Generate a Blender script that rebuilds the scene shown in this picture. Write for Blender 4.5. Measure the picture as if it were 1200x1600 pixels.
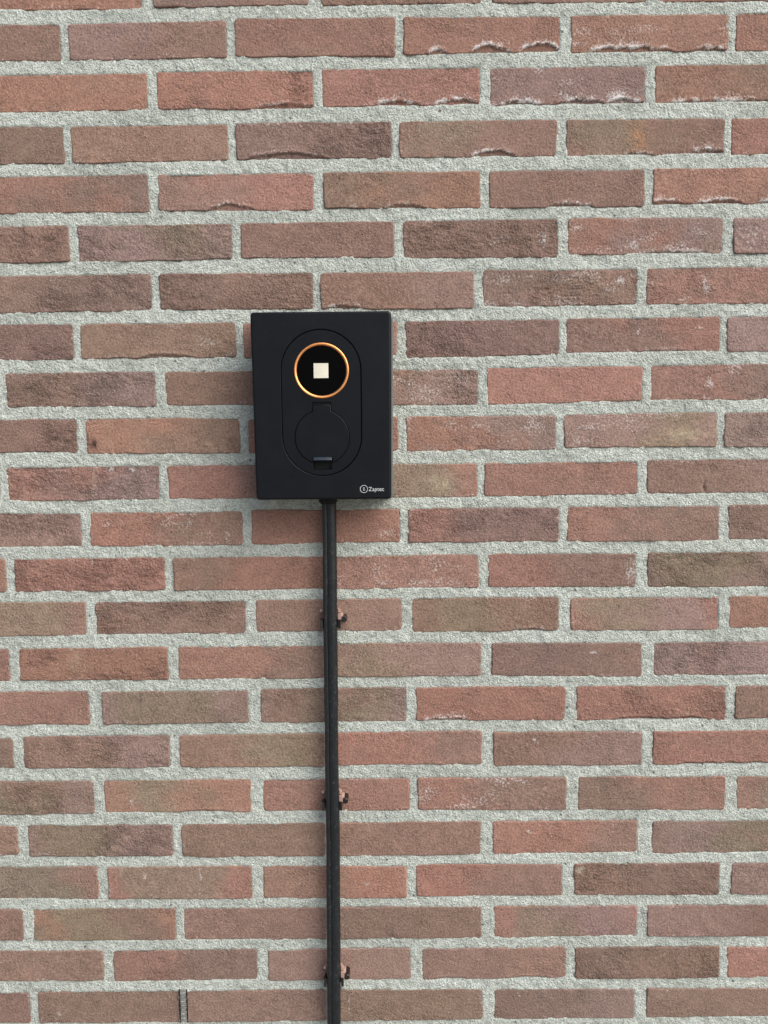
import bpy, bmesh, math, random
import numpy as np
from mathutils import Vector, Matrix

for o in list(bpy.data.objects):
    bpy.data.objects.remove(o, do_unlink=True)
scene = bpy.context.scene
COL = scene.collection
R = math.radians

# ------------------------------------------------------------------ camera
cd = bpy.data.cameras.new('camera')
cam = bpy.data.objects.new('camera', cd)
COL.objects.link(cam)
cam.location = (0.42201, -1.08653, 1.19628)
cam.rotation_euler = (1.487209, 0.016305, 0.0086185)
cd.sensor_fit = 'VERTICAL'
cd.sensor_height = 36.0
cd.sensor_width = 27.0
cd.lens = 27.886
cd.clip_start = 0.01
cd.clip_end = 1000
scene.camera = cam

# ------------------------------------------------------------------ sky and sun
SUN_EL, SUN_AZ = 41.0, 48.0          # azimuth measured from straight out of the wall towards the right
world = bpy.data.worlds.new('World')
scene.world = world
world.use_nodes = True
wn = world.node_tree
wn.nodes.clear()
sky = wn.nodes.new('ShaderNodeTexSky')
sky.sky_type = 'NISHITA'
sky.sun_disc = False
sky.sun_elevation = R(SUN_EL)
sky.sun_rotation = R(180 - SUN_AZ)
sky.air_density = 1.0
sky.dust_density = 3.0
sky.ozone_density = 1.0
bg = wn.nodes.new('ShaderNodeBackground')
bg.inputs['Strength'].default_value = 0.055
wo = wn.nodes.new('ShaderNodeOutputWorld')
wn.links.new(sky.outputs[0], bg.inputs['Color'])
wn.links.new(bg.outputs[0], wo.inputs['Surface'])

sd = bpy.data.lights.new('sun', 'SUN')
sd.energy = 1.5
sd.angle = R(58)
sd.color = (1.0, 0.99, 0.97)
sun = bpy.data.objects.new('sun', sd)
COL.objects.link(sun)
to_sun = Vector((math.cos(R(SUN_EL)) * math.sin(R(SUN_AZ)), -math.cos(R(SUN_EL)) * math.cos(R(SUN_AZ)), math.sin(R(SUN_EL))))
sun.rotation_euler = to_sun.to_track_quat('Z', 'Y').to_euler()
sun.location = (2, -2, 3)

scene.view_settings.view_transform = 'Standard'
scene.view_settings.look = 'None'
scene.view_settings.gamma = 1.0
scene.view_settings.use_curve_mapping = False
scene.view_settings.exposure = 1.40

# ------------------------------------------------------------------ helpers
def tag(o, label=None, cat=None, group=None, kind=None):
    if label: o['label'] = label
    if cat: o['category'] = cat
    if group: o['group'] = group
    if kind: o['kind'] = kind
    return o

def empty(name, loc=(0, 0, 0), rot=(0, 0, 0)):
    o = bpy.data.objects.new(name, None)
    o.empty_display_size = 0.05
    o.location = loc
    o.rotation_euler = rot
    COL.objects.link(o)
    return o

def link_mesh(name, me, mat, parent=None, loc=(0, 0, 0), smooth=True):
    o = bpy.data.objects.new(name, me)
    COL.objects.link(o)
    o.parent = parent
    o.location = loc
    if mat: me.materials.append(mat)
    if smooth:
        me.polygons.foreach_set('use_smooth', np.ones(len(me.polygons), dtype=bool))
    return o

def from_bm(name, bm, mat, parent=None, loc=(0, 0, 0), smooth=False, sharp=None):
    bmesh.ops.recalc_face_normals(bm, faces=bm.faces)
    me = bpy.data.meshes.new(name)
    bm.to_mesh(me)
    bm.free()
    o = link_mesh(name, me, mat, parent, loc, smooth)
    if smooth and sharp:
        me.set_sharp_from_angle(angle=R(sharp))
    return o

def hash2(ix, iy, seed):
    h = (ix.astype(np.int64) * 374761393 + iy.astype(np.int64) * 668265263 + int(seed) * 974634541) & 0xFFFFFFFF
    h = ((h ^ (h >> 13)) * 1274126177) & 0xFFFFFFFF
    h = ((h ^ (h >> 16)) * 2246822519) & 0xFFFFFFFF
    return ((h ^ (h >> 15)) & 0xFFFFFF) / float(0xFFFFFF)

def noise(x, y, seed):
    x = np.asarray(x, float); y = np.asarray(y, float)
    x, y = np.broadcast_arrays(x, y)
    ix = np.floor(x).astype(np.int64); iy = np.floor(y).astype(np.int64)
    fx = x - ix; fy = y - iy
    fx = fx * fx * fx * (fx * (fx * 6 - 15) + 10); fy = fy * fy * fy * (fy * (fy * 6 - 15) + 10)
    a = hash2(ix, iy, seed); b = hash2(ix + 1, iy, seed)
    c = hash2(ix, iy + 1, seed); d = hash2(ix + 1, iy + 1, seed)
    return (a + (b - a) * fx) * (1 - fy) + (c + (d - c) * fx) * fy * 1.0 - 0.5

def fbm(x, y, seed, octaves=3):
    s = 0; a = 1.0
    for k in range(octaves):
        s = s + a * noise(x * 2 ** k + 17.3 * k, y * 2 ** k + 5.1 * k, seed + 101 * k)
        a *= 0.5
    return s

def sstep(a, b, x):
    t = np.clip((x - a) / (b - a), 0, 1)
    return t * t * (3 - 2 * t)

# ------------------------------------------------------------------ materials
def new_mat(name):
    m = bpy.data.materials.new(name)
    m.use_nodes = True
    nt = m.node_tree
    b = nt.nodes['Principled BSDF']
    return m, nt, b

def nd(nt, kind, **kw):
    n = nt.nodes.new(kind)
    for k, v in kw.items():
        if k in n.inputs: n.inputs[k].default_value = v
        else: setattr(n, k, v)
    return n

def tex_noise(nt, vec, scale, detail=3, rough=0.55, dist=0.0):
    n = nd(nt, 'ShaderNodeTexNoise')
    n.inputs['Scale'].default_value = scale
    n.inputs['Detail'].default_value = detail
    n.inputs['Roughness'].default_value = rough
    n.inputs['Distortion'].default_value = dist
    nt.links.new(vec, n.inputs['Vector'])
    return n.outputs['Fac']

def ramp(nt, fac, stops):
    n = nd(nt, 'ShaderNodeValToRGB')
    while len(n.color_ramp.elements) < len(stops):
        n.color_ramp.elements.new(0.5)
    for e, (p, c) in zip(n.color_ramp.elements, stops):
        e.position = p
        e.color = (c, c, c, 1) if not isinstance(c, tuple) else c + (1,)
    nt.links.new(fac, n.inputs[0])
    return n.outputs[0]

def mulc(nt, a, b, fac=1.0, mode='MULTIPLY'):
    n = nd(nt, 'ShaderNodeMix', data_type='RGBA', blend_type=mode)
    n.inputs[0].default_value = fac
    nt.links.new(a, n.inputs[6])
    if isinstance(b, tuple): n.inputs[7].default_value = b + (1,)
    else: nt.links.new(b, n.inputs[7])
    return n.outputs[2]

def math_n(nt, op, a, b):
    n = nd(nt, 'ShaderNodeMath', operation=op)
    for i, v in enumerate((a, b)):
        if isinstance(v, (int, float)): n.inputs[i].default_value = v
        else: nt.links.new(v, n.inputs[i])
    return n.outputs[0]

def brick_material():
    m, nt, b = new_mat('fired_clay')
    L = nt.links
    pos = nd(nt, 'ShaderNodeNewGeometry').outputs['Position']
    col = nd(nt, 'ShaderNodeAttribute', attribute_name='tone').outputs['Color']
    gr = nd(nt, 'ShaderNodeAttribute', attribute_name='grain').outputs['Fac']
    n1 = tex_noise(nt, pos, 70, 4, 0.6)
    n2 = tex_noise(nt, pos, 350, 3, 0.6)
    n3 = tex_noise(nt, pos, 760, 2, 0.6)
    c = mulc(nt, col, ramp(nt, n1, [(0.28, 0.92), (0.5, 1.0), (0.72, 1.08)]))
    c = mulc(nt, c, ramp(nt, n2, [(0.30, 0.70), (0.5, 1.0), (0.72, 1.36)]))
    # dusty grains of lime and sand
    sp = ramp(nt, n3, [(0.64, 0.0), (0.72, 0.60)])
    mx = nd(nt, 'ShaderNodeMix', data_type='RGBA')
    L.new(sp, mx.inputs[0]); L.new(c, mx.inputs[6]); mx.inputs[7].default_value = (0.42, 0.35, 0.31, 1)
    # powdery lime bloom, broken up grain by grain
    lm = nd(nt, 'ShaderNodeAttribute', attribute_name='lime').outputs['Fac']
    v = math_n(nt, 'ADD', lm, math_n(nt, 'MULTIPLY', math_n(nt, 'SUBTRACT', n2, 0.5), 1.5))
    v = math_n(nt, 'ADD', v, math_n(nt, 'MULTIPLY', math_n(nt, 'SUBTRACT', n3, 0.5), 1.1))
    v = math_n(nt, 'MULTIPLY', v, ramp(nt, lm, [(0.02, 0.0), (0.10, 1.0)]))
    mw = nd(nt, 'ShaderNodeMix', data_type='RGBA')
    L.new(ramp(nt, v, [(0.22, 0.0), (0.80, 0.90)]), mw.inputs[0])
    L.new(mx.outputs[2], mw.inputs[6]); mw.inputs[7].default_value = (0.66, 0.63, 0.61, 1)
    # dark pores
    vo = nd(nt, 'ShaderNodeTexVoronoi'); vo.inputs['Scale'].default_value = 130
    L.new(pos, vo.inputs['Vector'])
    c = mulc(nt, mw.outputs[2], ramp(nt, vo.outputs['Distance'], [(0.06, 0.42), (0.17, 1.0)]))
    L.new(c, b.inputs['Base Color'])
    b.inputs['Roughness'].default_value = 0.88
    b.inputs['Specular IOR Level'].default_value = 0.25
    h = math_n(nt, 'ADD', math_n(nt, 'MULTIPLY', n2, 1.0), math_n(nt, 'MULTIPLY', n3, 0.6))
    h = math_n(nt, 'ADD', h, math_n(nt, 'MULTIPLY', tex_noise(nt, pos, 170, 2, 0.5), 0.55))
    bp = nd(nt, 'ShaderNodeBump'); bp.inputs['Distance'].default_value = 0.0085
    L.new(h, bp.inputs['Height']); L.new(math_n(nt, 'MULTIPLY', gr, ramp(nt, tex_noise(nt, pos, 26, 3, 0.6), [(0.32, 0.40), (0.62, 1.0)])), bp.inputs['Strength'])
    L.new(bp.outputs[0], b.inputs['Normal'])
    return m

def mortar_material():
    m, nt, b = new_mat('lime_mortar')
    L = nt.links
    pos = nd(nt, 'ShaderNodeNewGeometry').outputs['Position']
    n0 = tex_noise(nt, pos, 9, 3, 0.55)
    n1 = tex_noise(nt, pos, 120, 3, 0.6)
    n2 = tex_noise(nt, pos, 400, 3, 0.7)
    base = ramp(nt, n0, [(0.28, (0.50, 0.535, 0.482)), (0.48, (0.608, 0.645, 0.578)), (0.72, (0.67, 0.712, 0.652))])
    c = mulc(nt, base, ramp(nt, n1, [(0.3, 0.82), (0.5, 1.0), (0.7, 1.12)]))
    c = mulc(nt, c, ramp(nt, n2, [(0.30, 0.60), (0.48, 1.0), (0.72, 1.28)]))
    vo = nd(nt, 'ShaderNodeTexVoronoi'); vo.inputs['Scale'].default_value = 170
    L.new(pos, vo.inputs['Vector'])
    c = mulc(nt, c, ramp(nt, vo.outputs['Distance'], [(0.05, 0.5), (0.15, 1.0)]))
    v2 = nd(nt, 'ShaderNodeTexVoronoi'); v2.inputs['Scale'].default_value = 42
    L.new(pos, v2.inputs['Vector'])
    c = mulc(nt, c, ramp(nt, v2.outputs['Distance'], [(0.045, 0.30), (0.10, 1.0)]))
    L.new(c, b.inputs['Base Color'])
    b.inputs['Roughness'].default_value = 0.95
    b.inputs['Specular IOR Level'].default_value = 0.15
    h = math_n(nt, 'ADD', math_n(nt, 'MULTIPLY', n2, 1.0), math_n(nt, 'MULTIPLY', n1, 0.8))
    bp = nd(nt, 'ShaderNodeBump'); bp.inputs['Distance'].default_value = 0.0080
    bp.inputs['Strength'].default_value = 0.95
    L.new(h, bp.inputs['Height'])
    L.new(bp.outputs[0], b.inputs['Normal'])
    return m

def plastic(name, color, rough=0.5, spec=0.5, bump=0.0, bscale=2500, wear=0.0):
    m, nt, b = new_mat(name)
    L = nt.links
    tc = nd(nt, 'ShaderNodeTexCoord').outputs['Object']
    n = tex_noise(nt, tc, 35, 4, 0.6)
    rgb = nd(nt, 'ShaderNodeRGB'); rgb.outputs[0].default_value = color + (1,)
    c = mulc(nt, rgb.outputs[0], ramp(nt, n, [(0.3, 0.88), (0.7, 1.12)]))
    if wear:
        d = tex_noise(nt, tc, 260, 5, 0.75)
        mx = nd(nt, 'ShaderNodeMix', data_type='RGBA')
        L.new(ramp(nt, d, [(0.54, 0.0), (0.80, wear)]), mx.inputs[0])
        L.new(c, mx.inputs[6]); mx.inputs[7].default_value = (0.17, 0.165, 0.155, 1)
        c = mx.outputs[2]
    L.new(c, b.inputs['Base Color'])
    L.new(ramp(nt, n, [(0.3, rough * 0.9), (0.7, min(1, rough * 1.1))]), b.inputs['Roughness'])
    b.inputs['Specular IOR Level'].default_value = spec
    if bump:
        bp = nd(nt, 'ShaderNodeBump'); bp.inputs['Distance'].default_value = bump
        bp.inputs['Strength'].default_value = 0.6
        L.new(tex_noise(nt, tc, bscale, 2, 0.5), bp.inputs['Height'])
        L.new(bp.outputs[0], b.inputs['Normal'])
    return m

def ground_material():
    m, nt, b = new_mat('grey_paving')
    L = nt.links
    pos = nd(nt, 'ShaderNodeNewGeometry').outputs['Position']
    br = nd(nt, 'ShaderNodeTexBrick')
    br.inputs['Scale'].default_value = 1.0
    br.inputs['Brick Width'].default_value = 0.30
    br.inputs['Row Height'].default_value = 0.30
    br.inputs['Mortar Size'].default_value = 0.004
    br.inputs['Color1'].default_value = (0.21, 0.20, 0.185, 1)
    br.inputs['Color2'].default_value = (0.26, 0.25, 0.23, 1)
    br.inputs['Mortar'].default_value = (0.08, 0.075, 0.065, 1)
    L.new(pos, br.inputs['Vector'])
    c = mulc(nt, br.outputs[0], ramp(nt, tex_noise(nt, pos, 60, 5, 0.7), [(0.3, 0.75), (0.7, 1.2)]))
    L.new(c, b.inputs['Base Color'])
    b.inputs['Roughness'].default_value = 0.9
    return m

M_BRICK = brick_material()
M_MORTAR = mortar_material()
M_CASE = plastic('matt_black_plastic', (0.0034, 0.0046, 0.0066), 0.42, 0.22, 0.00006, 3000, wear=.03)
M_PANEL = plastic('satin_black_plastic', (0.0034, 0.0046, 0.0066), 0.40, 0.22, 0.00005, 3000)
M_LATCH = plastic('satin_plastic_painted_highlight', (0.030, 0.038, 0.052), 0.30, 0.5)  # black latch lip coloured lighter blue-grey to paint in its sky highlight
M_DARK = plastic('deep_black_plastic', (0.004, 0.004, 0.004), 0.6, 0.3)
M_HOUSING = plastic('grey_housing', (0.10, 0.108, 0.108), 0.55, 0.4)
M_GLASS = plastic('black_lens', (0.0012, 0.0012, 0.0014), 0.25, 0.06)
M_LABEL = plastic('cream_print', (0.66, 0.63, 0.51), 0.6, 0.2)
M_WHITE = plastic('white_print', (0.56, 0.58, 0.59), 0.5, 0.3)
M_CABLE = plastic('cable_rubber', (0.0065, 0.0085, 0.0105), 0.34, 0.5, 0.0006, 500, wear=0.45)
M_CLIP = plastic('clip_black', (0.010, 0.009, 0.009), 0.35, 0.5)
M_PINK = plastic('clip_pink', (0.40, 0.26, 0.21), 0.45, 0.4)
M_VENT = plastic('vent_grey', (0.14, 0.13, 0.115), 0.55, 0.4, 0.0002, 600)
M_GROUND = ground_material()

def copper_material():
    m, nt, b = new_mat('polished_copper')
    b.inputs['Base Color'].default_value = (1.0, 0.44, 0.16, 1)
    b.inputs['Metallic'].default_value = 1.0
    tc = nd(nt, 'ShaderNodeTexCoord').outputs['Object']
    nt.links.new(ramp(nt, tex_noise(nt, tc, 60, 2, 0.5), [(0.3, 0.42), (0.7, 0.55)]), b.inputs['Roughness'])
    return m
M_COPPER = copper_material()

# ------------------------------------------------------------------ ground
gm = bpy.data.meshes.new('ground')
gm.from_pydata([(-300, -600, 0), (300, -600, 0), (300, 300, 0), (-300, 300, 0)], [], [(0, 1, 2, 3)])
tag(link_mesh('ground', gm, M_GROUND, smooth=False), kind='structure', label='grey paving at the foot of the brick wall')

# ------------------------------------------------------------------ the brick wall
wall = empty('brick_wall', (0.4, 0.0, 0.0))
tag(wall, 'weathered red-brown brick wall with pale grey mortar behind the charger', 'wall')
WX = 0.4

# measured bricks, in tenths of a millimetre on the face of the wall:
# left, right, top-left, top-right, bottom-left, bottom-right heights
ROWS = {
 0: [(-1051,1064,18228,18199,17734,17706),(1199,3232,18212,18200,17719,17709),(3407,5489,18189,18176,17697,17686),(5622,7647,18173,18138,17683,17648),(7796,9863,18143,18107,17653,17618)],
 1: [(-2122,-42,17572,17545,17105,17079),(67,2149,17535,17540,17077,17075),(2259,4356,17561,17534,17081,17046),(4465,6512,17532,17505,17068,17058),(6654,8702,17510,17484,17039,17029),(8802,10875,17490,17470,17019,17009)],
 2: [(-1060,1078,16913,16902,16442,16432),(1206,3276,16916,16898,16438,16413),(3386,5465,16904,16887,16419,16418),(5599,7628,16876,16859,16399,16391),(7762,9858,16864,16846,16389,16363)],
 3: [(-2193,-57,16276,16250,15791,15766),(45,2123,16240,16232,15764,15773),(2225,4294,16238,16222,15771,15756),(4395,6473,16212,16211,15754,15738),(6600,8678,16201,16176,15728,15728),(8770,10882,16174,16157,15710,15702)],
 4: [(-1076,1042,15612,15613,15131,15124),(1170,3245,15602,15587,15130,15099),(3373,5456,15585,15569,15122,15091),(5575,7634,15567,15544,15089,15066),(7752,9854,15550,15542,15089,15066)],
 5: [(-2107,-53,14983,14961,14505,14484),(68,2132,14959,14945,14482,14486),(2252,4308,14952,14938,14492,14471),(4436,6493,14944,14931,14452,14431),(6629,8686,14936,14906,14462,14441),(8821,10930,14904,14881,14430,14408)],
 6: [(-1152,1023,14318,14312,13827,13831),(1135,3205,14310,14290,13829,13809),(3309,5363,14280,14268,13807,13779),(5491,7554,14282,14261,13794,13791),(7674,9789,14268,14254,13789,13776)],
 7: [(-2148,-64,13691,13671,13212,13193),(40,2142,13669,13649,13200,13189),(2246,4323,13639,13628,13170,13169),(4443,6512,13626,13615,13124,13148),(6598,8668,13622,13611,13163,13153),(8762,10849,13609,13589,13151,13124)],
 8: [(-3245,-1129,13049,13030,12582,12564),(-1015,1031,13028,13011,12562,12545),(1171,3270,13008,12990,12551,12534),(3383,5414,12988,12970,12514,12489),(5536,7637,12985,12975,12487,12512),(7740,9859,12982,12971,12510,12492)],
 9: [(-2169,-74,12416,12390,11953,11937),(49,2162,12396,12370,11917,11892),(2276,4321,12351,12352,11890,11883),(4434,6472,12350,12333,11872,11874),(6585,8649,12340,12340,11889,11873),(8753,10852,12330,12321,11863,11846)],
 10: [(-3251,-1185,11759,11744,11292,11277),(-1070,1033,11742,11735,11275,11277),(1156,3259,11733,11725,11276,11260),(3364,5398,11715,11699,11250,11235),(5494,7589,11698,11699,11242,11244),(7711,9834,11706,11698,11251,11235)],
 11: [(-2164,-75,11124,11100,10652,10638),(49,2157,11107,11092,10636,10622),(2282,4329,11108,11093,10629,10633),(4443,6509,11091,11077,10622,10609),(6623,8707,11084,11069,10607,10584),(8838,10941,11076,11060,10599,10585)],
 12: [(-3253,-1159,10507,10484,10030,10008),(-1034,1062,10473,10469,10015,10002),(1177,3274,10458,10453,10001,9988),(3380,5407,10451,10448,9986,9983),(5540,7576,10454,10424,9981,9960),(7735,9869,10430,10425,9949,9935)],
 13: [(-2173,-73,9878,9856,9388,9386),(71,2163,9854,9842,9393,9381),(2306,4337,9849,9846,9397,9395),(4470,6512,9844,9832,9366,9364),(6671,8722,9821,9800,9362,9333),(8863,10942,9807,9794,9367,9346)],
 14: [(-3254,-1176,9229,9209,8762,8743),(-1041,1048,9208,9206,8750,8740),(1192,3245,9204,9193,8738,8728),(3353,5435,9219,9207,8745,8734),(5578,7669,9196,9176,8732,8685),(7838,9966,9173,9162,8710,8681)],
 15: [(-2164,-88,8599,8589,8118,8109),(101,2160,8578,8568,8107,8098),(2331,4382,8584,8584,8096,8096),(4525,6604,8582,8563,8095,8076),(6765,8844,8561,8551,8074,8056),(8978,11076,8540,8529,8081,8063)],
 16: [(-3255,-1193,7927,7919,7498,7481),(-1047,1025,7945,7937,7479,7471),(1170,3217,7935,7936,7469,7453),(3335,5436,7944,7944,7470,7462),(5598,7683,7923,7905,7432,7414),(7835,9966,7903,7894,7422,7413)],
 17: [(-2201,-77,7296,7288,6806,6808),(69,2156,7286,7279,6816,6800),(2329,4409,7277,7269,6807,6800),(4527,6625,7268,7260,6799,6783),(6788,8861,7258,7241,6771,6755),(9032,11151,7230,7222,6753,6737)],
 18: [(-3254,-1200,6657,6632,6209,6195),(-1054,1020,6640,6624,6174,6159),(1148,3196,6623,6626,6148,6134),(3315,5410,6625,6628,6132,6136),(5583,7633,6617,6611,6134,6139),(7842,9975,6599,6582,6117,6121)],
 19: [(-2215,-82,6024,6019,5544,5530),(66,2136,6008,6003,5528,5514),(2292,4345,6001,5968,5522,5490),(4492,6565,5995,5980,5517,5513),(6738,8804,5978,5973,5511,5488),(8967,11107,5962,5947,5495,5481)],
 20: [(-3295,-1195,5411,5387,4945,4922),(-1047,1018,5386,5382,4911,4899),(1129,3186,5371,5368,4898,4885),(3297,5412,5367,5353,4884,4881),(5595,7646,5361,5348,4879,4886),(7793,9919,5346,5332,4875,4861)],
 21: [(-2219,-65,4758,4754,4298,4295),(82,2173,4743,4750,4264,4282),(2329,4393,4729,4746,4261,4269),(4559,6623,4725,4732,4248,4266),(6761,8827,4721,4719,4245,4244),(8947,11078,4708,4705,4242,4240)],
 22: [(-3291,-1162,4131,4110,3657,3646),(-1040,1026,4128,4127,3655,3644),(1128,3159,4126,4115,3643,3643),(3270,5423,4114,4102,3642,3641),(5589,7623,4091,4080,3649,3639),(7789,9906,4088,4077,3648,3647)],
}


TONE = {
    'R': (0.282, 0.156, 0.118),   # orange red
    'B': (0.234, 0.150, 0.116),   # red brown
    'D': (0.214, 0.139, 0.112),   # dark brown
    'G': (0.226, 0.168, 0.122),   # olive brown
    'P': (0.252, 0.170, 0.144),   # mauve
    'O': (0.360, 0.190, 0.105),   # pale orange
}
# left tone, right tone, r = rough skin, w = lime bloom
SPEC = {
    0: 'RR DB BBr BB RB',
    1: 'DD PB RR RR RRw RR',
    2: 'RR RRr RR PPw RB',
    3: 'BB BB DDr GB GB RR',
    4: 'RD BR BR BB RRr',
    5: 'BBr PGr BB DDr RPw PPw',
    6: 'BDr DBr BP DBrw RRrw',
    7: 'RDr BB RR DDr BR PP',
    8: 'BB BPr BB BPrw RR RBw',
    9: 'BBr RB RR RPw PGw PRr',
    10: 'RR RPr RB GG RR DP',
    11: 'DPr RBw RR RDr RB DDr',
    12: 'RR RRr BR RRw RB GPr',
    13: 'GG BBr BB GB GP RR',
    14: 'RR RRr RB GP DB PPr',
    15: 'RR GG BGr RR RRr BB',
    16: 'BB BPr BG RB BP RR',
    17: 'GBr GR RR RBw BR GR',
    18: 'RB GPr BB BB RB PG',
    19: 'GG GG BR RB BDr PP',
    20: 'DD GD DD DB GP PD',
    21: 'BD RB BB DB DBr RR',
    22: 'DD BB BB BB DP DB',
}
# hollowed lower lips: (middle along brick, half width, height in mm, lime)
LIPS = {
    (1, 3): [(.22, .06, 5, 1), (.56, .13, 9, 1), (.87, .14, 9, 1)],
    (1, 4): [(.38, .28, 7, 1), (.88, .10, 4, .8)],
    (2, 1): [(.82, .20, 6, .3)],
    (2, 2): [(.48, .15, 7, 1), (.85, .15, 9, 1)],
    (2, 3): [(.20, .14, 5, .9), (.58, .16, 5, .9), (.87, .13, 6, 1)],
    (2, 4): [(.45, .40, 3, .7)],
    (3, 2): [(.33, .26, 7, .15)],
    (3, 3): [(.60, .15, 8, .8)],
    (3, 4): [(.45, .10, 3, .5), (.90, .10, 6, .8)],
    (4, 1): [(.47, .15, 8, .4)],
    (4, 2): [(.52, .12, 4, .4)],
    (4, 3): [(.52, .16, 5, .6)],
    (4, 4): [(.10, .10, 4, .8), (.42, .16, 5, .9), (.8, .15, 4, .6)],
    (5, 4): [(.70, .25, 3, .5)],
    (6, 2): [(.15, .12, 4, .5)],
    (7, 4): [(.65, .20, 3, .3)],
    (7, 1): [(.55, .20, 4, .1)],
    (15, 4): [(.45, .20, 4, .1), (.75, .15, 4, .1)],
    (15, 3): [(.20, .16, 4, .7)],
    (13, 3): [(.80, .12, 3, .3)],
    (16, 5): [(.45, .35, 3, .1)],
    (21, 3): [(.20, .12, 3, .0), (.75, .18, 3, .0)],
    (17, 1): [(.70, .20, 3, .1)],
}
WHITE = (0.60, 0.55, 0.52)
PALE = (0.36, 0.29, 0.20)
BLACK = (0.012, 0.010, 0.009)
# stains and chips: (along, up, radius x mm, radius z mm, colour, amount)
SPOTS = {
    (3, 4): [(.46, .50, 14, 22, TONE['O'], .75)],
    (5, 4): [(.06, .75, 8, 6, WHITE, .6), (.41, .30, 16, 8, WHITE, .45)],
    (5, 3): [(.90, .50, 8, 10, WHITE, .5), (.62, .45, 14, 8, WHITE, .35)],
    (5, 5): [(.10, .55, 20, 16, WHITE, .3)],
    (6, 3): [(.89, .65, 6, 6, WHITE, .8), (.10, .70, 12, 9, WHITE, .35)],
    (6, 4): [(.38, .50, 7, 16, WHITE, .6), (.03, .6, 5, 14, WHITE, .4)],
    (7, 4): [(.47, .62, 2, 4, WHITE, .7), (.86, .68, 6, 4, WHITE, .5), (.62, .45, 2, 8, WHITE, .3)],
    (7, 1): [(.82, .45, 16, 9, WHITE, .35)],
    (8, 5): [(.37, .50, 5, 7, WHITE, .8)],
    (8, 3): [(.86, .75, 12, 8, WHITE, .5), (.6, .2, 30, 6, WHITE, .3)],
    (9, 3): [(.86, .65, 14, 10, WHITE, .45), (.3, .75, 20, 7, WHITE, .3)],
    (9, 1): [(.04, .20, 3.5, 5, BLACK, 1), (.02, .30, 8, 10, (.10, .05, .04), .6)],
    (9, 4): [(.79, .35, 24, 9, PALE, .9), (.12, .2, 20, 8, WHITE, .35)],
    (10, 3): [(.76, .42, 17, 15, PALE, .9)],
    (10, 1): [(.57, .5, 1.6, 26, PALE, .7), (.69, .93, 5, 4, WHITE, .9), (.82, .90, 5, 4, WHITE, .7), (.575, .2, 3.5, 4, WHITE, .5)],
    (10, 5): [(.37, .18, 2.2, 8, BLACK, .8)],
    (11, 1): [(.90, .22, 3, 8, WHITE, .6), (.75, .05, 40, 4, WHITE, .35), (.62, .5, 10, 14, PALE, .3)],
    (11, 2): [(.92, .25, 14, 7, WHITE, .4)],
    (12, 3): [(.70, .15, 40, 7, WHITE, .4)],
    (12, 4): [(.96, .50, 10, 22, WHITE, .5)],
    (12, 1): [(.52, .9, 1.6, 12, WHITE, .5)],
    (14, 1): [(.38, .6, 10, 22, PALE, .35)],
    (14, 4): [(.67, .72, 6, 1.6, WHITE, .8)],
    (15, 1): [(.27, .75, 2.5, 14, (.07, .06, .05), .6)],
    (15, 3): [(.18, .15, 22, 6, WHITE, .5)],
    (16, 4): [(.28, .75, 4, 5, WHITE, .7)],
    (17, 3): [(.04, .55, 20, 16, WHITE, .42)],
    (17, 1): [(.17, .35, 6, 7, WHITE, .4)],
    (18, 4): [(.25, .68, 4, 5, WHITE, .5)],
    (18, 5): [(.20, .35, 20, 16, TONE['P'], .7)],
    (19, 1): [(.645, .60, 1.7, 9, WHITE, .95), (.635, .15, 1.7, 7, WHITE, .8), (.64, .9, 1.4, 7, WHITE, .6), (.26, .7, 2, 3, WHITE, .8)],
    (19, 2): [(.72, .45, 4.5, 4, WHITE, .7)],
    (19, 4): [(.04, .82, 5, 5, (.50, .48, .38), .9)],
    (22, 1): [(.15, .28, 2, 3, WHITE, .8)],
    (22, 3): [(.10, .6, 1.6, 14, WHITE, .5)],
    (22, 4): [(.18, .85, 3, 4, WHITE, .6)],
}

def axis(length, n, edge):
    """grid stations, crowded towards both arrises"""
    e = [0.0, edge * .35, edge * .8, edge * 1.5]
    mid = np.linspace(edge * 2.4, length - edge * 2.4, max(2, n))
    return np.array(e + list(mid) + [length - k for k in reversed(e)])

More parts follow.
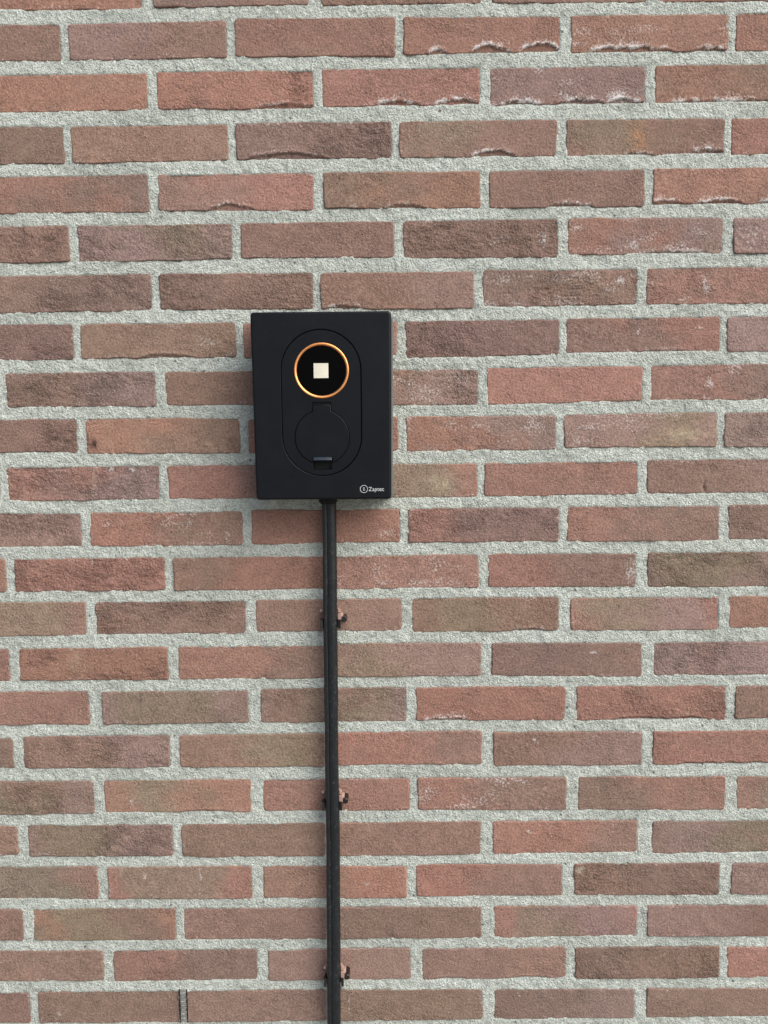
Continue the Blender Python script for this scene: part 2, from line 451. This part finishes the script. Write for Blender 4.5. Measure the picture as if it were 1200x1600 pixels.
def brick_arrays(L, tl, tr, bl, br, seed, spec='BB', lips=(), spots=(), nx=84, ny=20):
    """front skin and returns of one brick; local x along, z up, -y outward"""
    rng = random.Random(seed)
    H = ((tl - bl) + (tr - br)) / 2
    u1 = axis(L, nx, 0.0022); v1 = axis(H, ny, 0.0022)
    u, v = np.meshgrid(u1 / L, v1 / H)
    um = u * L; vm = v * H
    rough = 1.0 if 'r' in spec[2:] else 0.35
    # wobbly outline
    wob = 0.0009 if not lips else 0.0011
    top = tl + (tr - tl) * u + wob * 1.5 * fbm(um / .022, 0 * um + .3, seed + 1, 4)
    bot = bl + (br - bl) * u + wob * 1.8 * fbm(um / .026, 0 * um + .7, seed + 2, 4)
    lef = wob * 1.8 * fbm(vm / .018, 0 * vm + .1, seed + 3, 3)
    rig = wob * 1.8 * fbm(vm / .018, 0 * vm + .9, seed + 4, 3)
    x = um + lef * (1 - u) ** 3 + rig * u ** 3 - L / 2
    z = bot + (top - bot) * v
    # relief, positive = outward (metres)
    zz = z + seed * .37; xx = x + seed * .71
    patch = sstep(-.10, .25, fbm(xx / .07, zz / .035, seed + 9, 2)) if rough < 1 else sstep(-.35, .15, fbm(xx / .08, zz / .04, seed + 9, 2))
    rmap = np.clip(rough * (.35 + .9 * patch), 0, 1.2)
    h = .0009 * fbm(xx / .07, zz / .05, seed + 5, 2) + .0006 * fbm(xx / .016, zz / .010, seed + 6, 3) * (.35 + rmap)
    h += .0009 * rmap * fbm(xx / .0065, zz / .0045, seed + 7, 2)
    jit = hash2(np.round(xx * 20000).astype(np.int64), np.round(zz * 20000).astype(np.int64), seed + 77) - .5
    h += jit * .00040 * (.35 + .9 * rmap)
    # creases of the hand-moulded clay
    cr = np.abs(fbm((xx + zz * .6) / .020, zz / .007, seed + 8, 2))
    h -= .0006 * rmap * (1 - sstep(0, .09, cr))
    # rounded arrises
    e = np.minimum(np.minimum(um, L - um), np.minimum(vm, H - vm))
    rc = .0036
    du = np.minimum(um, L - um); dv = np.minimum(vm, H - vm)
    e = np.where((du < rc) & (dv < rc), rc - np.hypot(rc - du, rc - dv), e)
    rr = .0012 + .0007 * fbm(xx / .03, zz / .03, seed + 10, 2)
    t = np.clip(1 - e / rr, 0, 1.6)
    h -= rr * (1 - np.sqrt(np.maximum(0, 1 - np.minimum(t, 1) ** 2 * .96))) + np.maximum(t - 1, 0) * .006
    # chips along the lower arris
    ch = sstep(.18, .42, fbm(xx / .012, 0 * zz + 3.3, seed + 12, 3)) * (1 - sstep(.001, .007, vm))
    h -= .0009 * ch
    # colours
    a = np.array(TONE[spec[0]]); b = np.array(TONE[spec[1]])
    mixf = sstep(.30, .70, u + .55 * fbm(xx / .06, zz / .05, seed + 13, 3))
    c = a[None, None, :] * (1 - mixf[..., None]) + b[None, None, :] * mixf[..., None]
    if 'G' in spec[:2]:
        k = sstep(.55, .95, np.abs(u - .5) * 2 + .5 * fbm(xx / .05, zz / .04, seed + 19, 2))[..., None] * .8
        c = c * (1 - k) + np.array(TONE[rng.choice('BRP')]) * k
    tint = np.array([1 + rng.uniform(-.10, .10)] * 3) * np.array([1 + rng.uniform(-.05, .05), 1, 1 + rng.uniform(-.05, .05)])
    c = c * tint
    blot = fbm(xx / .045, zz / .03, seed + 14, 3)
    oth = np.array(TONE[rng.choice('RBDGB')])
    k = sstep(.05, .40, blot)[..., None] * .22
    c = c * (1 - k) + oth * k
    c = c * (1 + .13 * fbm(xx / .014, zz / .010, seed + 15, 3))[..., None]
    # burnt ends and fresh red showing at worn arrises
    k = (1 - sstep(.0, .006, e)) * sstep(-.1, .3, fbm(xx / .02, zz / .02, seed + 16, 2))
    c = c * (1 - .22 * k[..., None]) + np.array((.29, .15, .115)) * .22 * k[..., None]
    bloom = sstep(-.05, .60, fbm(xx / .034, zz / .016, seed + 17, 3)) * (.26 if 'w' in spec[2:] else .08)
    bloom = bloom + .14 * sstep(.05, .5, fbm(xx / .02, zz / .010, seed + 18, 3)) * (1 - sstep(0, .009, e))
    # hollow lips
    if lips:
        cur = np.zeros_like(um); lime = np.zeros_like(um)
        for (m0, hw, ht, li) in lips:
            s = np.clip(1 - ((u - m0) / hw) ** 2, 0, 1)
            add = ht * .001 * s ** .8 * (1 + .7 * fbm(um / .016, 0 * um + m0, seed + 21, 3))
            cur = np.maximum(cur, add); lime = np.maximum(lime, li * (s > 0) * np.clip(s * 3, 0, 1))
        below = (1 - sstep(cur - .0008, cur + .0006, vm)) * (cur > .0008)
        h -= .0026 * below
        ridge = np.exp(-((vm - cur - .0018) / .0022) ** 2) * (cur > .0006)
        h += .0007 * ridge
        bloom = bloom + lime * np.exp(-np.maximum(0, vm - cur) / .0034) * (1 - below) * np.clip(.70 + 1.5 * fbm(xx / .009, zz / .005, seed + 22, 3) + .5 * jit, 0, 1.3) * 1.25
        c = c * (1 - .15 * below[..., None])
    lime_map = np.clip(bloom, 0, 1.1)
    for (pu, pv, rx, rz, colr, am) in spots:
        d = ((um - pu * L) / (rx * .001)) ** 2 + ((vm - pv * H) / (rz * .001)) ** 2
        d = d * (1 + 1.1 * fbm(xx / .008, zz / .008, seed + 23, 3))
        k = am * np.exp(-np.maximum(d, 0) * 1.1)
        k = (k * np.clip(.75 + .9 * fbm(xx / .005, zz / .005, seed + 24, 2), 0, 1.3)).clip(0, 1)[..., None]
        if colr is WHITE:
            lime_map = np.maximum(lime_map, k[..., 0] * .9)
            continue
        c = c * (1 - k) + np.array(colr) * k
        if colr is BLACK:
            h -= .004 * k[..., 0]
    prd = rng.uniform(-.0006, .0008)
    y = -(h + prd + .0010 * rng.uniform(-1, 1) * (u - .5) + .0012 * rng.uniform(-1, 1) * (v - .5))
    ny_, nx_ = u.shape
    P = np.stack([x, y, z], -1).reshape(-1, 3)
    Cc = np.clip(c, .004, .8).reshape(-1, 3)
    G = np.clip(.38 + .40 * rmap, 0, 1).reshape(-1)
    Cc = np.concatenate([Cc, lime_map.reshape(-1, 1)], 1)
    idx = np.arange(ny_ * nx_).reshape(ny_, nx_)
    F = np.stack([idx[:-1, :-1], idx[:-1, 1:], idx[1:, 1:], idx[1:, :-1]], -1).reshape(-1, 4)
    ring = np.concatenate([idx[0, :], idx[1:, -1], idx[-1, -2::-1], idx[-2:0:-1, 0]])
    n = len(ring); base = len(P)
    B = P[ring].copy(); B[:, 1] = .022
    P = np.concatenate([P, B]); Cc = np.concatenate([Cc, Cc[ring]]); G = np.concatenate([G, G[ring]])
    j = np.arange(n); jn = (j + 1) % n
    F2 = np.stack([ring[j], base + j, base + jn, ring[jn]], -1)
    return P, np.concatenate([F, F2]), Cc, G

def arrays_mesh(name, P, F, Cc, G):
    me = bpy.data.meshes.new(name)
    me.vertices.add(len(P)); me.vertices.foreach_set('co', P.astype(np.float32).ravel())
    me.loops.add(F.size); me.loops.foreach_set('vertex_index', F.astype(np.int32).ravel())
    me.polygons.add(len(F)); me.polygons.foreach_set('loop_start', np.arange(0, F.size, 4, dtype=np.int32))
    me.update(calc_edges=True)
    if Cc is not None:
        at = me.attributes.new('tone', 'FLOAT_COLOR', 'POINT')
        at.data.foreach_set('color', np.concatenate([Cc[:, :3], np.ones((len(Cc), 1))], 1).astype(np.float32).ravel())
        at = me.attributes.new('lime', 'FLOAT', 'POINT')
        at.data.foreach_set('value', Cc[:, 3].astype(np.float32))
        at = me.attributes.new('grain', 'FLOAT', 'POINT')
        at.data.foreach_set('value', G.astype(np.float32))
    return me

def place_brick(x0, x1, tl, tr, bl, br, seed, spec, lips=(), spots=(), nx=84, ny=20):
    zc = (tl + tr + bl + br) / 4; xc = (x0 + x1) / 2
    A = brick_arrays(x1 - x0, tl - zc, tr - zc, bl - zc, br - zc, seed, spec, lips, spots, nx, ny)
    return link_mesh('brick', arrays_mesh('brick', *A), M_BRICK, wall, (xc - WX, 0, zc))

rnd = random.Random(7)
for r, row in ROWS.items():
    sp = SPEC[r].split()
    for i, q in enumerate(row):
        x0, x1, tl, tr, bl, br = [k * 1e-4 for k in q]
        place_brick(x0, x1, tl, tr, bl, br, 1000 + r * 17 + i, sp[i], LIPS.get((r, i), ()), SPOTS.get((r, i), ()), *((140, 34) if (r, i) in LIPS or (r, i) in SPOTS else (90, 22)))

# the same wall carried on beyond the picture on every side
X_MIN, X_MAX = -1.75, 2.60
PITCH, COURSE, BH = 0.2200, 0.0639, 0.0497
outer = []
for r, row in ROWS.items():
    a = [k * 1e-4 for k in row[0]]; b = [k * 1e-4 for k in row[-1]]
    x, t, bt = a[0], a[2], a[4]
    while x - .012 > X_MIN:
        x1 = x - .0115; x = x1 - .2085
        outer.append((x, x1, t, t, bt, bt))
    x, t, bt = b[1], b[3], b[5]
    while x + .012 < X_MAX:
        x0 = x + .0115; x = x0 + .2085
        outer.append((x0, x, t, t, bt, bt))
def full_course(zt, odd):
    x = X_MIN + (.11 if odd else 0)
    while x < X_MAX:
        outer.append((x, x + .2085, zt, zt, zt - BH, zt - BH)); x += PITCH
zt = ROWS[0][2][2] * 1e-4
for k in range(1, 13): full_course(zt + COURSE * k, k % 2 == 0)
zb = ROWS[22][2][2] * 1e-4
for k in range(1, 7):
    if zb - COURSE * k > .03: full_course(zb - COURSE * k, k % 2 == 1)
def far(q):
    cx, cz = (q[0] + q[1]) / 2, (q[2] + q[4]) / 2
    return max(abs(cx - .4) - .55, 0) + max(abs(cz - 1.07) - .72, 0)
outer.sort(key=far)
n_in = sum(len(v) for v in ROWS.values())
acc = []; off = 0
pal = ['RB', 'BB', 'DB', 'GB', 'BP', 'RR', 'RRr', 'BBr', 'DDr', 'GP', 'PPw', 'GG']
for k, q in enumerate(outer):
    s = rnd.choice(pal); seed = 5000 + k
    if n_in + k < 296:
        place_brick(*q, seed, s, nx=40, ny=10)
    else:
        zc = (q[2] + q[4]) / 2
        P, F, Cc, G = brick_arrays(q[1] - q[0], q[2] - zc, q[3] - zc, q[4] - zc, q[5] - zc, seed, s, nx=14, ny=4)
        P = P + np.array([(q[0] + q[1]) / 2 - WX, 0, zc])
        acc.append((P, F + off, Cc, G)); off += len(P)
me = arrays_mesh('brickwork', *[np.concatenate([a[i] for a in acc]) for i in range(4)])
tag(link_mesh('brickwork', me, M_BRICK, wall), kind='stuff')

# mortar: a lumpy sheet a few millimetres behind the brick faces
def stations(lo, d0, d1, hi, fine, coarse):
    return np.concatenate([np.arange(lo, d0, coarse), np.arange(d0, d1, fine), np.arange(d1, hi + coarse, coarse)])
xs = stations(X_MIN, -.22, 1.02, X_MAX, .0026, .03)
zs = stations(0.0, .30, 1.83, 2.58, .0026, .03)
X, Z = np.meshgrid(xs, zs)
hm = -.0009 + .0014 * fbm(X / .05, Z / .03, 31, 2) + .0014 * fbm(X / .013, Z / .010, 32, 3) + .0012 * fbm(X / .0055, Z / .0048, 33, 2)
hm += .0008 * (hash2(np.round(X * 1e5).astype(np.int64), np.round(Z * 1e5).astype(np.int64), 91) - .5)
hm = np.where((X < -.215) | (X > 1.015) | (Z < .305) | (Z > 1.825), -.0036, hm)
for row in list(ROWS.values()) + [[[k * 1e4 for k in q] for q in outer]]:     # bedded back behind every brick
    for q in row:
        x0, x1, tl, tr, bl, br = [k * 1e-4 for k in q]
        i0, i1 = np.searchsorted(xs, (x0, x1)); j0, j1 = np.searchsorted(zs, (min(bl, br) - .005, max(tl, tr) + .005))
        if i1 - i0 < 2 or j1 - j0 < 2: continue
        sx = X[j0:j1, i0:i1]; sz = Z[j0:j1, i0:i1]; uu = (sx - x0) / (x1 - x0)
        d = np.minimum(np.minimum(sx - x0, x1 - sx), np.minimum(tl + (tr - tl) * uu - sz, sz - bl - (br - bl) * uu))
        hm[j0:j1, i0:i1] -= .0090 * sstep(.0012, .0042, d)
P = np.stack([X - WX, -hm, Z], -1).reshape(-1, 3)
idx = np.arange(X.size).reshape(X.shape)
F = np.stack([idx[:-1, :-1], idx[:-1, 1:], idx[1:, 1:], idx[1:, :-1]], -1).reshape(-1, 4)
link_mesh('mortar', arrays_mesh('mortar', P, F, None, None), M_MORTAR, wall)
bm = bmesh.new()
bmesh.ops.create_cube(bm, size=1.0, matrix=Matrix.Translation(((X_MIN + X_MAX) / 2 - WX, .080, 1.29)) @ Matrix.Diagonal((X_MAX - X_MIN, .10, 2.58, 1)))
from_bm('wall_core', bm, M_MORTAR, wall)

# ------------------------------------------------------------------ small mesh builders
def box_bm(bm, cx, cy, cz, sx, sy, sz, bevel=0.0, seg=2):
    m = Matrix.Translation((cx, cy, cz)) @ Matrix.Diagonal((sx, sy, sz, 1))
    g = bmesh.ops.create_cube(bm, size=1.0, matrix=m)
    if bevel:
        ed = {e for v in g['verts'] for e in v.link_edges}
        bmesh.ops.bevel(bm, geom=list(ed), offset=bevel, segments=seg, affect='EDGES', profile=.5)

def prism_bm(loop, y0, y1):
    """closed outline (x, z) extruded from y0 to y1"""
    bm = bmesh.new()
    a = [bm.verts.new((x, y0, z)) for x, z in loop]
    b = [bm.verts.new((x, y1, z)) for x, z in loop]
    bm.faces.new(a); bm.faces.new(list(reversed(b)))
    n = len(loop)
    for i in range(n):
        bm.faces.new((a[i], b[i], b[(i + 1) % n], a[(i + 1) % n]))
    bmesh.ops.recalc_face_normals(bm, faces=bm.faces)
    return bm

def arc(cx, cz, r, a0, a1, n):
    return [(cx + r * math.cos(R(a0 + (a1 - a0) * i / n)), cz + r * math.sin(R(a0 + (a1 - a0) * i / n))) for i in range(n + 1)]

def stadium(cx, cz, w, h, n=28):
    r = w / 2; s = h / 2 - r
    return arc(cx, cz + s, r, 0, 180, n) + arc(cx, cz - s, r, 180, 360, n)

def circle(cx, cz, r, n=72):
    return arc(cx, cz, r, 0, 360 * (n - 1) / n, n - 1)

def cut(o, *cutters):
    """subtract solid meshes from an object and keep the result as its mesh"""
    tmp = []
    for bm in cutters:
        me = bpy.data.meshes.new('cutter'); bm.to_mesh(me); bm.free()
        c = bpy.data.objects.new('cutter', me); COL.objects.link(c)
        c.matrix_world = o.matrix_world
        c.parent = o.parent; c.location = o.location
        md = o.modifiers.new('cut', 'BOOLEAN'); md.operation = 'DIFFERENCE'; md.solver = 'EXACT'; md.object = c
        tmp.append(c)
    bpy.context.view_layer.update()
    dg = bpy.context.evaluated_depsgraph_get()
    me = bpy.data.meshes.new_from_object(o.evaluated_get(dg))
    o.modifiers.clear(); o.data = me
    for c in tmp: bpy.data.objects.remove(c, do_unlink=True)

def flat_front(me):
    sm = np.array([not (p.normal.y < -.99) for p in me.polygons])
    me.set_sharp_from_angle(angle=R(35)); me.polygons.foreach_set('use_smooth', sm); me.update()

def soft_edges(o, width, seg=2, angle=40):
    md = o.modifiers.new('bevel', 'BEVEL'); md.width = width; md.segments = seg
    md.limit_method = 'ANGLE'; md.angle_limit = R(angle); md.harden_normals = False
    bpy.context.view_layer.update()
    dg = bpy.context.evaluated_depsgraph_get()
    me = bpy.data.meshes.new_from_object(o.evaluated_get(dg))
    o.modifiers.clear(); o.data = me
    me.polygons.foreach_set('use_smooth', np.ones(len(me.polygons), dtype=bool))
    flat_front(me)

# ------------------------------------------------------------------ the charger
# local frame: x right, z up, -y out of the wall; millimetres * mm
mm = .001
ch = empty('wall_charger', (0.33522, -0.004, 1.2468), (0, R(0.45), 0))
tag(ch, 'matt black wall-mounted car charger with copper ring fixed to the brick wall', 'car charger')
FT, FB = -.0700, -.0625          # face depth at the top and at the foot
def face_y(z): return FB + (FT - FB) * (z + .1180) / .236
W1, W0, HH = .08880, .08710, .1186

def rounded_case(inset, rad, seg=8):
    pts = []
    for (sx, sz, a0) in ((1, 1, 0), (-1, 1, 90), (-1, -1, 180), (1, -1, 270)):
        w = (W1 if sz > 0 else W0) - inset
        pts += arc(sx * (w - rad), sz * (HH - inset - rad), rad, a0, a0 + 90, seg)
    return pts

def loft(loops, close_first=True, close_last=True):
    bm = bmesh.new(); rings = [[bm.verts.new(p) for p in lp] for lp in loops]
    n = len(rings[0])
    for a, b in zip(rings, rings[1:]):
        for i in range(n): bm.faces.new((a[i], b[i], b[(i + 1) % n], a[(i + 1) % n]))
    if close_first: bm.faces.new(rings[0])
    if close_last: bm.faces.new(list(reversed(rings[-1])))
    bmesh.ops.recalc_face_normals(bm, faces=bm.faces)
    return bm

def ring3(inset, rad, back):
    return [(x, face_y(z) + back, z) for x, z in rounded_case(inset, rad)]
loops = []
for t in range(6):                                   # softly rounded front edge
    a = R(90 * t / 5); e = .0028
    loops.append(ring3(e * (1 - math.sin(a)), max(.0012, .0045 - e * (1 - math.sin(a))), e * (1 - math.cos(a))))
loops.append([(x, -.024, z) for x, z in rounded_case(0, .0045)])
loops.append([(x, -.0235, z) for x, z in rounded_case(.0035, .0030)])
loops.append([(x, -.0200, z) for x, z in rounded_case(.0035, .0030)])
case = from_bm('front_cover', loft(loops), M_CASE, ch, smooth=True, sharp=30)
SC = (-.0006, .0044, .1020, .1850)                   # the stadium-shaped panel
def solid(loop, front, back):
    """outline extruded between two depths measured from the sloping face"""
    bm = bmesh.new()
    a = [bm.verts.new((x, face_y(z) + front, z)) for x, z in loop]
    b = [bm.verts.new((x, face_y(z) + back, z)) for x, z in loop]
    bm.faces.new(a); bm.faces.new(list(reversed(b))); n = len(loop)
    for i in range(n): bm.faces.new((a[i], b[i], b[(i + 1) % n], a[(i + 1) % n]))
    bmesh.ops.recalc_face_normals(bm, faces=bm.faces)
    return bm
cut(case, solid(stadium(*SC), -.01, .0120))
soft_edges(case, .0007, 2, 60)

g = .0011
panel = from_bm('centre_panel', solid(stadium(SC[0], SC[1], SC[2] - 2 * g, SC[3] - 2 * g), -.0002, .0110), M_PANEL, ch)
RC = (0.0, .0453); FC = (-.0004, -.0387); FR = .0346
def keyhole(grow, top):
    """round flap outline with its hinge tab"""
    r = FR + grow; hw = .0115 + grow
    a = math.degrees(math.asin(hw / r))
    pts = arc(FC[0], FC[1], r, 90 + a, 450 - a, 64)
    return pts + [(FC[0] + hw, top + grow), (FC[0] - hw, top + grow)]
cut(panel, solid(circle(RC[0], RC[1], .0353), -.01, .0022), solid(keyhole(.0009, .0052), -.01, .0030),
    solid([(-.0121, -.0630), (.0117, -.0630), (.0117, -.0800), (-.0121, -.0800)], -.01, .0100))
soft_edges(panel, .0007, 2)

flap = from_bm('socket_flap', solid(keyhole(0, .0020), -.0001, .0014), M_PANEL, ch)
cut(flap, solid([(-.0127, -.0645), (.0123, -.0645), (.0123, -.0818), (-.0127, -.0818)], -.01, .01))
soft_edges(flap, .0006, 2)
bm = bmesh.new()                                     # hinge bar and the finger lip of the latch
box_bm(bm, FC[0], face_y(.003) + .0024, .0030, .0216, .0012, .0014, .0004)
from_bm('hinge', bm, M_DARK, flap, smooth=True, sharp=40)
zl = -.0655
lip = [(-.0003, .0002), (-.0034, -.0026), (-.0034, -.0036), (-.0010, -.0048), (.0012, -.0038)]
loops = []
for sx in (-.0119, .0115):
    loops.append([(sx, face_y(zl) + dy, zl + .0012 + dz) for dy, dz in [(.0014, .0003)] + lip])
latch = from_bm('latch', loft(loops), M_LATCH, flap)
soft_edges(latch, .0003, 2, 20)
bm = solid([(-.0117, -.0633), (.0113, -.0633), (.0113, -.0797), (-.0117, -.0797)], .0085, .0095)
from_bm('latch_recess', bm, M_DARK, ch)

yf = face_y(RC[1])
tilt = math.atan2(FT - FB, .239)                     # slope of the face
bm = bmesh.new()                                     # copper ring: a torus-like band
prof = [(.0314, .0010), (.0315, -.0003), (.0323, -.0010), (.0329, -.0014), (.0336, -.0015), (.0342, -.0013), (.0347, -.0008), (.0350, -.0001), (.0351, .0015)]
N = 96
vr = [[bm.verts.new((RC[0] + rr_ * math.cos(2 * math.pi * i / N), face_y(RC[1] + rr_ * math.sin(2 * math.pi * i / N)) + dy, RC[1] + rr_ * math.sin(2 * math.pi * i / N))) for rr_, dy in prof] for i in range(N)]
for i in range(N):
    for k in range(len(prof) - 1):
        bm.faces.new((vr[i][k], vr[i][k + 1], vr[(i + 1) % N][k + 1], vr[(i + 1) % N][k]))
from_bm('copper_ring', bm, M_COPPER, ch, smooth=True)
bm = solid(circle(RC[0], RC[1], .0325, 80), .0004, .0020)
lens = from_bm('black_lens', bm, M_GLASS, ch)
bm = solid([(-.0098, .0360), (.0088, .0360), (.0088, .0545), (-.0098, .0545)], -.0001, .0003)
from_bm('cream_label', bm, M_LABEL, lens)

hs = [[(x, yy, z) for x, z in rounded_case(ins, .0045)] for yy, ins in ((-.0205, -.0012), (-.0195, -.0024), (-.0020, -.0024), (.0050, -.0024))]
from_bm('back_housing', loft(hs), M_HOUSING, ch, smooth=True, sharp=30)

# printed emblem and lettering
bm = bmesh.new()
EC = (.0521, -.1054)
N = 48
for i in range(N): pass
vin = [bm.verts.new((EC[0] + .00445 * math.cos(2 * math.pi * i / N), face_y(EC[1]) - .00022, EC[1] + .00445 * math.sin(2 * math.pi * i / N))) for i in range(N)]
vout = [bm.verts.new((EC[0] + .0050 * math.cos(2 * math.pi * i / N), face_y(EC[1]) - .00022, EC[1] + .0050 * math.sin(2 * math.pi * i / N))) for i in range(N)]
for i in range(N): bm.faces.new((vin[i], vin[(i + 1) % N], vout[(i + 1) % N], vout[i]))
for q in ([(-.0013, .0017), (.0014, .0017), (.0009, .0010), (-.0013, .0010)],
          [(.0004, .0010), (.0014, .0017), (-.0004, -.0010), (-.0014, -.0017)],
          [(-.0014, -.0017), (-.0009, -.0010), (.0014, -.0010), (.0014, -.0017)]):
    bm.faces.new([bm.verts.new((EC[0] + x, face_y(EC[1]) - .00024, EC[1] + z)) for x, z in q])
from_bm('emblem', bm, M_WHITE, ch)

def text_part(name, body, x, z, height, width, parent):
    cu = bpy.data.curves.new(name, 'FONT'); cu.body = body; cu.size = 1.0; cu.offset = .0
    cu.space_character = 1.04
    t = bpy.data.objects.new(name, cu); COL.objects.link(t)
    bpy.context.view_layer.update()
    me = bpy.data.meshes.new_from_object(t.evaluated_get(bpy.context.evaluated_depsgraph_get()))
    bpy.data.objects.remove(t, do_unlink=True)
    co = np.empty(len(me.vertices) * 3, np.float32); me.vertices.foreach_get('co', co); co = co.reshape(-1, 3)
    sx = width / (co[:, 0].max() - co[:, 0].min()); cap = .70
    sz = height / cap
    px = x + (co[:, 0] - co[:, 0].min()) * sx; pz = z + co[:, 1] * sz
    out = np.stack([px, face_y(pz) - .00022, pz], 1)
    me.vertices.foreach_set('co', out.astype(np.float32).ravel()); me.update()
    return link_mesh(name, me, M_WHITE, parent, smooth=False)
text_part('lettering', 'Zaptec', .0582, -.1081, .0052, .0197, ch)

# gland under the case
def lathe(profile, n=40):
    bm = bmesh.new()
    rg = [[bm.verts.new((r_ * math.cos(2 * math.pi * i / n), r_ * math.sin(2 * math.pi * i / n), z)) for i in range(n)] for r_, z in profile]
    for a, b in zip(rg, rg[1:]):
        for i in range(n): bm.faces.new((a[i], b[i], b[(i + 1) % n], a[(i + 1) % n]))
    bm.faces.new(rg[0]); bm.faces.new(rg[-1])
    return bm
gl = lathe([(.0120, .004), (.0125, .003), (.0125, -.0055), (.0118, -.0065), (.0105, -.0080), (.0105, -.0090)])
from_bm('cable_gland', gl, M_DARK, ch, (.0022, -.0185, -.1182), smooth=True, sharp=40)

# ------------------------------------------------------------------ the cable
PATH = [(.3370, 1.1500), (.3373, 1.1206), (.3369, 1.0814), (.3357, .9665), (.3343, .8600), (.3331, .7675), (.3324, .6563), (.3305, .5052), (.3280, .3701), (.3265, .25), (.3265, .0)]
def path_x(z):
    zz_ = [p[1] for p in PATH][::-1]; xx_ = [p[0] for p in PATH][::-1]
    return np.interp(z, zz_, xx_)
cable = empty('cable', (.3265, -.018, 0))
tag(cable, 'straight black cable running down the wall from under the charger', 'cable')
def tube(name, dx, y0, rad, mat, z0, z1, seed, n=24):
    zs_ = np.arange(z0, z1, .008); th = np.linspace(0, 2 * np.pi, n, endpoint=False)
    kern = np.ones(9) / 9
    xs_ = np.convolve(np.pad(path_x(zs_), 4, mode='edge'), kern, 'valid')
    xs_ = xs_ + dx + .0007 * fbm(zs_ / .11, 0 * zs_, seed, 2)
    ys_ = y0 + .0012 * fbm(zs_ / .13, 0 * zs_ + 4, seed + 3, 2)
    rr_ = rad * (1 + .03 * fbm(zs_ / .02, 0 * zs_ + 9, seed + 5, 2))
    P = np.stack([xs_[:, None] + rr_[:, None] * np.cos(th), ys_[:, None] + rr_[:, None] * np.sin(th), np.repeat(zs_[:, None], n, 1)], -1)
    P = P.reshape(-1, 3) - np.array([.3265, -.018, 0])
    idx = np.arange(len(zs_) * n).reshape(len(zs_), n); nxt = np.roll(idx, -1, 1)
    F = np.stack([idx[:-1], nxt[:-1], nxt[1:], idx[1:]], -1).reshape(-1, 4)
    return link_mesh(name, arrays_mesh(name, P, F, None, None), mat, cable)
tube('thick_strand', .0026, -.0185, .0072, M_CABLE, .0, 1.150, 41)
tube('thin_strand', -.0056, -.0203, .0040, M_CABLE, .0, 1.150, 47)

# ------------------------------------------------------------------ the cable clips
def half_ring(ri, ro, a0, a1, n, z0, z1, cy):
    pts = arc(0, cy, ro, a0, a1, n) + arc(0, cy, ri, a1, a0, n)
    bm = bmesh.new()
    lo = [bm.verts.new((x, y, z0)) for x, y in pts]; hi = [bm.verts.new((x, y, z1)) for x, y in pts]
    k = len(pts)
    for i in range(k): bm.faces.new((lo[i], hi[i], hi[(i + 1) % k], lo[(i + 1) % k]))
    m_ = n + 1
    for i in range(n):
        for ring in (lo, hi): bm.faces.new((ring[i], ring[i + 1], ring[2 * m_ - 2 - i], ring[2 * m_ - 1 - i]))
    return bm

def make_clip(loc, label):
    c = empty('cable_clip', loc)
    tag(c, label, 'cable clip', 'clips holding the cable to the wall')
    bm = half_ring(.0108, .0142, -18, 198, 28, -.0130, -.0005, -.0185)
    box_bm(bm, 0, -.0035, -.0068, .0200, .0110, .0125, .0008)
    from_bm('saddle', bm, M_CLIP, c, smooth=True, sharp=35)
    bm = half_ring(.0106, .0150, -14, 70, 28, -.0010, .0072, -.0180)
    box_bm(bm, .0150, -.0100, .0036, .0040, .0100, .0050, .0009)
    from_bm('flange', bm, M_PINK, c, smooth=True, sharp=35)
    bm = half_ring(.0108, .0146, -8, 172, 24, .0092, .0122, -.0170)
    from_bm('top_band', bm, M_PINK, c, smooth=True, sharp=35)
    bm = lathe([(.0005, .0035), (.0034, .0035), (.0040, .0028), (.0040, -.0145)], 20)
    bmesh.ops.rotate(bm, cent=(0, 0, 0), matrix=Matrix.Rotation(R(90), 3, 'X'), verts=bm.verts)
    from_bm('nail_boss', bm, M_CLIP, c, (.0185, -.0160, -.0010), smooth=True, sharp=40)
    bm = bmesh.new()
    box_bm(bm, 0, -.004, .0055, .0150, .0100, .0150, .0006)
    from_bm('foot', bm, M_CLIP, c, smooth=True, sharp=40)
    return c
make_clip((.3357, 0, .9615), 'uppermost cable clip on the black cable, nearest below the charger')
make_clip((.3323, 0, .7043), 'middle one of the three cable clips on the black cable')
make_clip((.3292, 0, .4455), 'lowest cable clip on the black cable, at the bottom of the picture')

# ------------------------------------------------------------------ weep vent in a perpend joint
VX, VZ = .1084, .3900
vent = from_bm('weep_vent', prism_bm([(-.0058, -.0258), (.0058, -.0258), (.0058, .0262), (.0030, .0285), (-.0030, .0270), (-.0058, .0262)], .0030, .0200), M_DARK, wall, (VX - WX, 0, VZ))
bm = bmesh.new()
box_bm(bm, -.0053, .0012, 0, .0014, .0064, .0500, .0002)
box_bm(bm, .0053, .0012, 0, .0014, .0064, .0500, .0002)
from_bm('frame', bm, M_DARK, vent, smooth=True, sharp=40)
for k in range(8):
    bm = bmesh.new(); box_bm(bm, 0, 0, 0, .0092, .0040, .0028, .0004)
    s = from_bm('slat', bm, M_VENT, vent, (0, -.0002, -.0222 + k * .0064), smooth=True, sharp=40)
    s.rotation_euler = (R(-28 + 14 * math.sin(k * 2.3)), R(4 * math.sin(k * 3.7)), 0)
for zz_ in (-.0215, .0135):
    for sx in (-1, 1):
        bm = bmesh.new(); box_bm(bm, 0, 0, 0, .0022, .0024, .0030, .0005)
        from_bm('lug', bm, M_VENT, vent, (sx * .0064, -.0012, zz_), smooth=True, sharp=40)
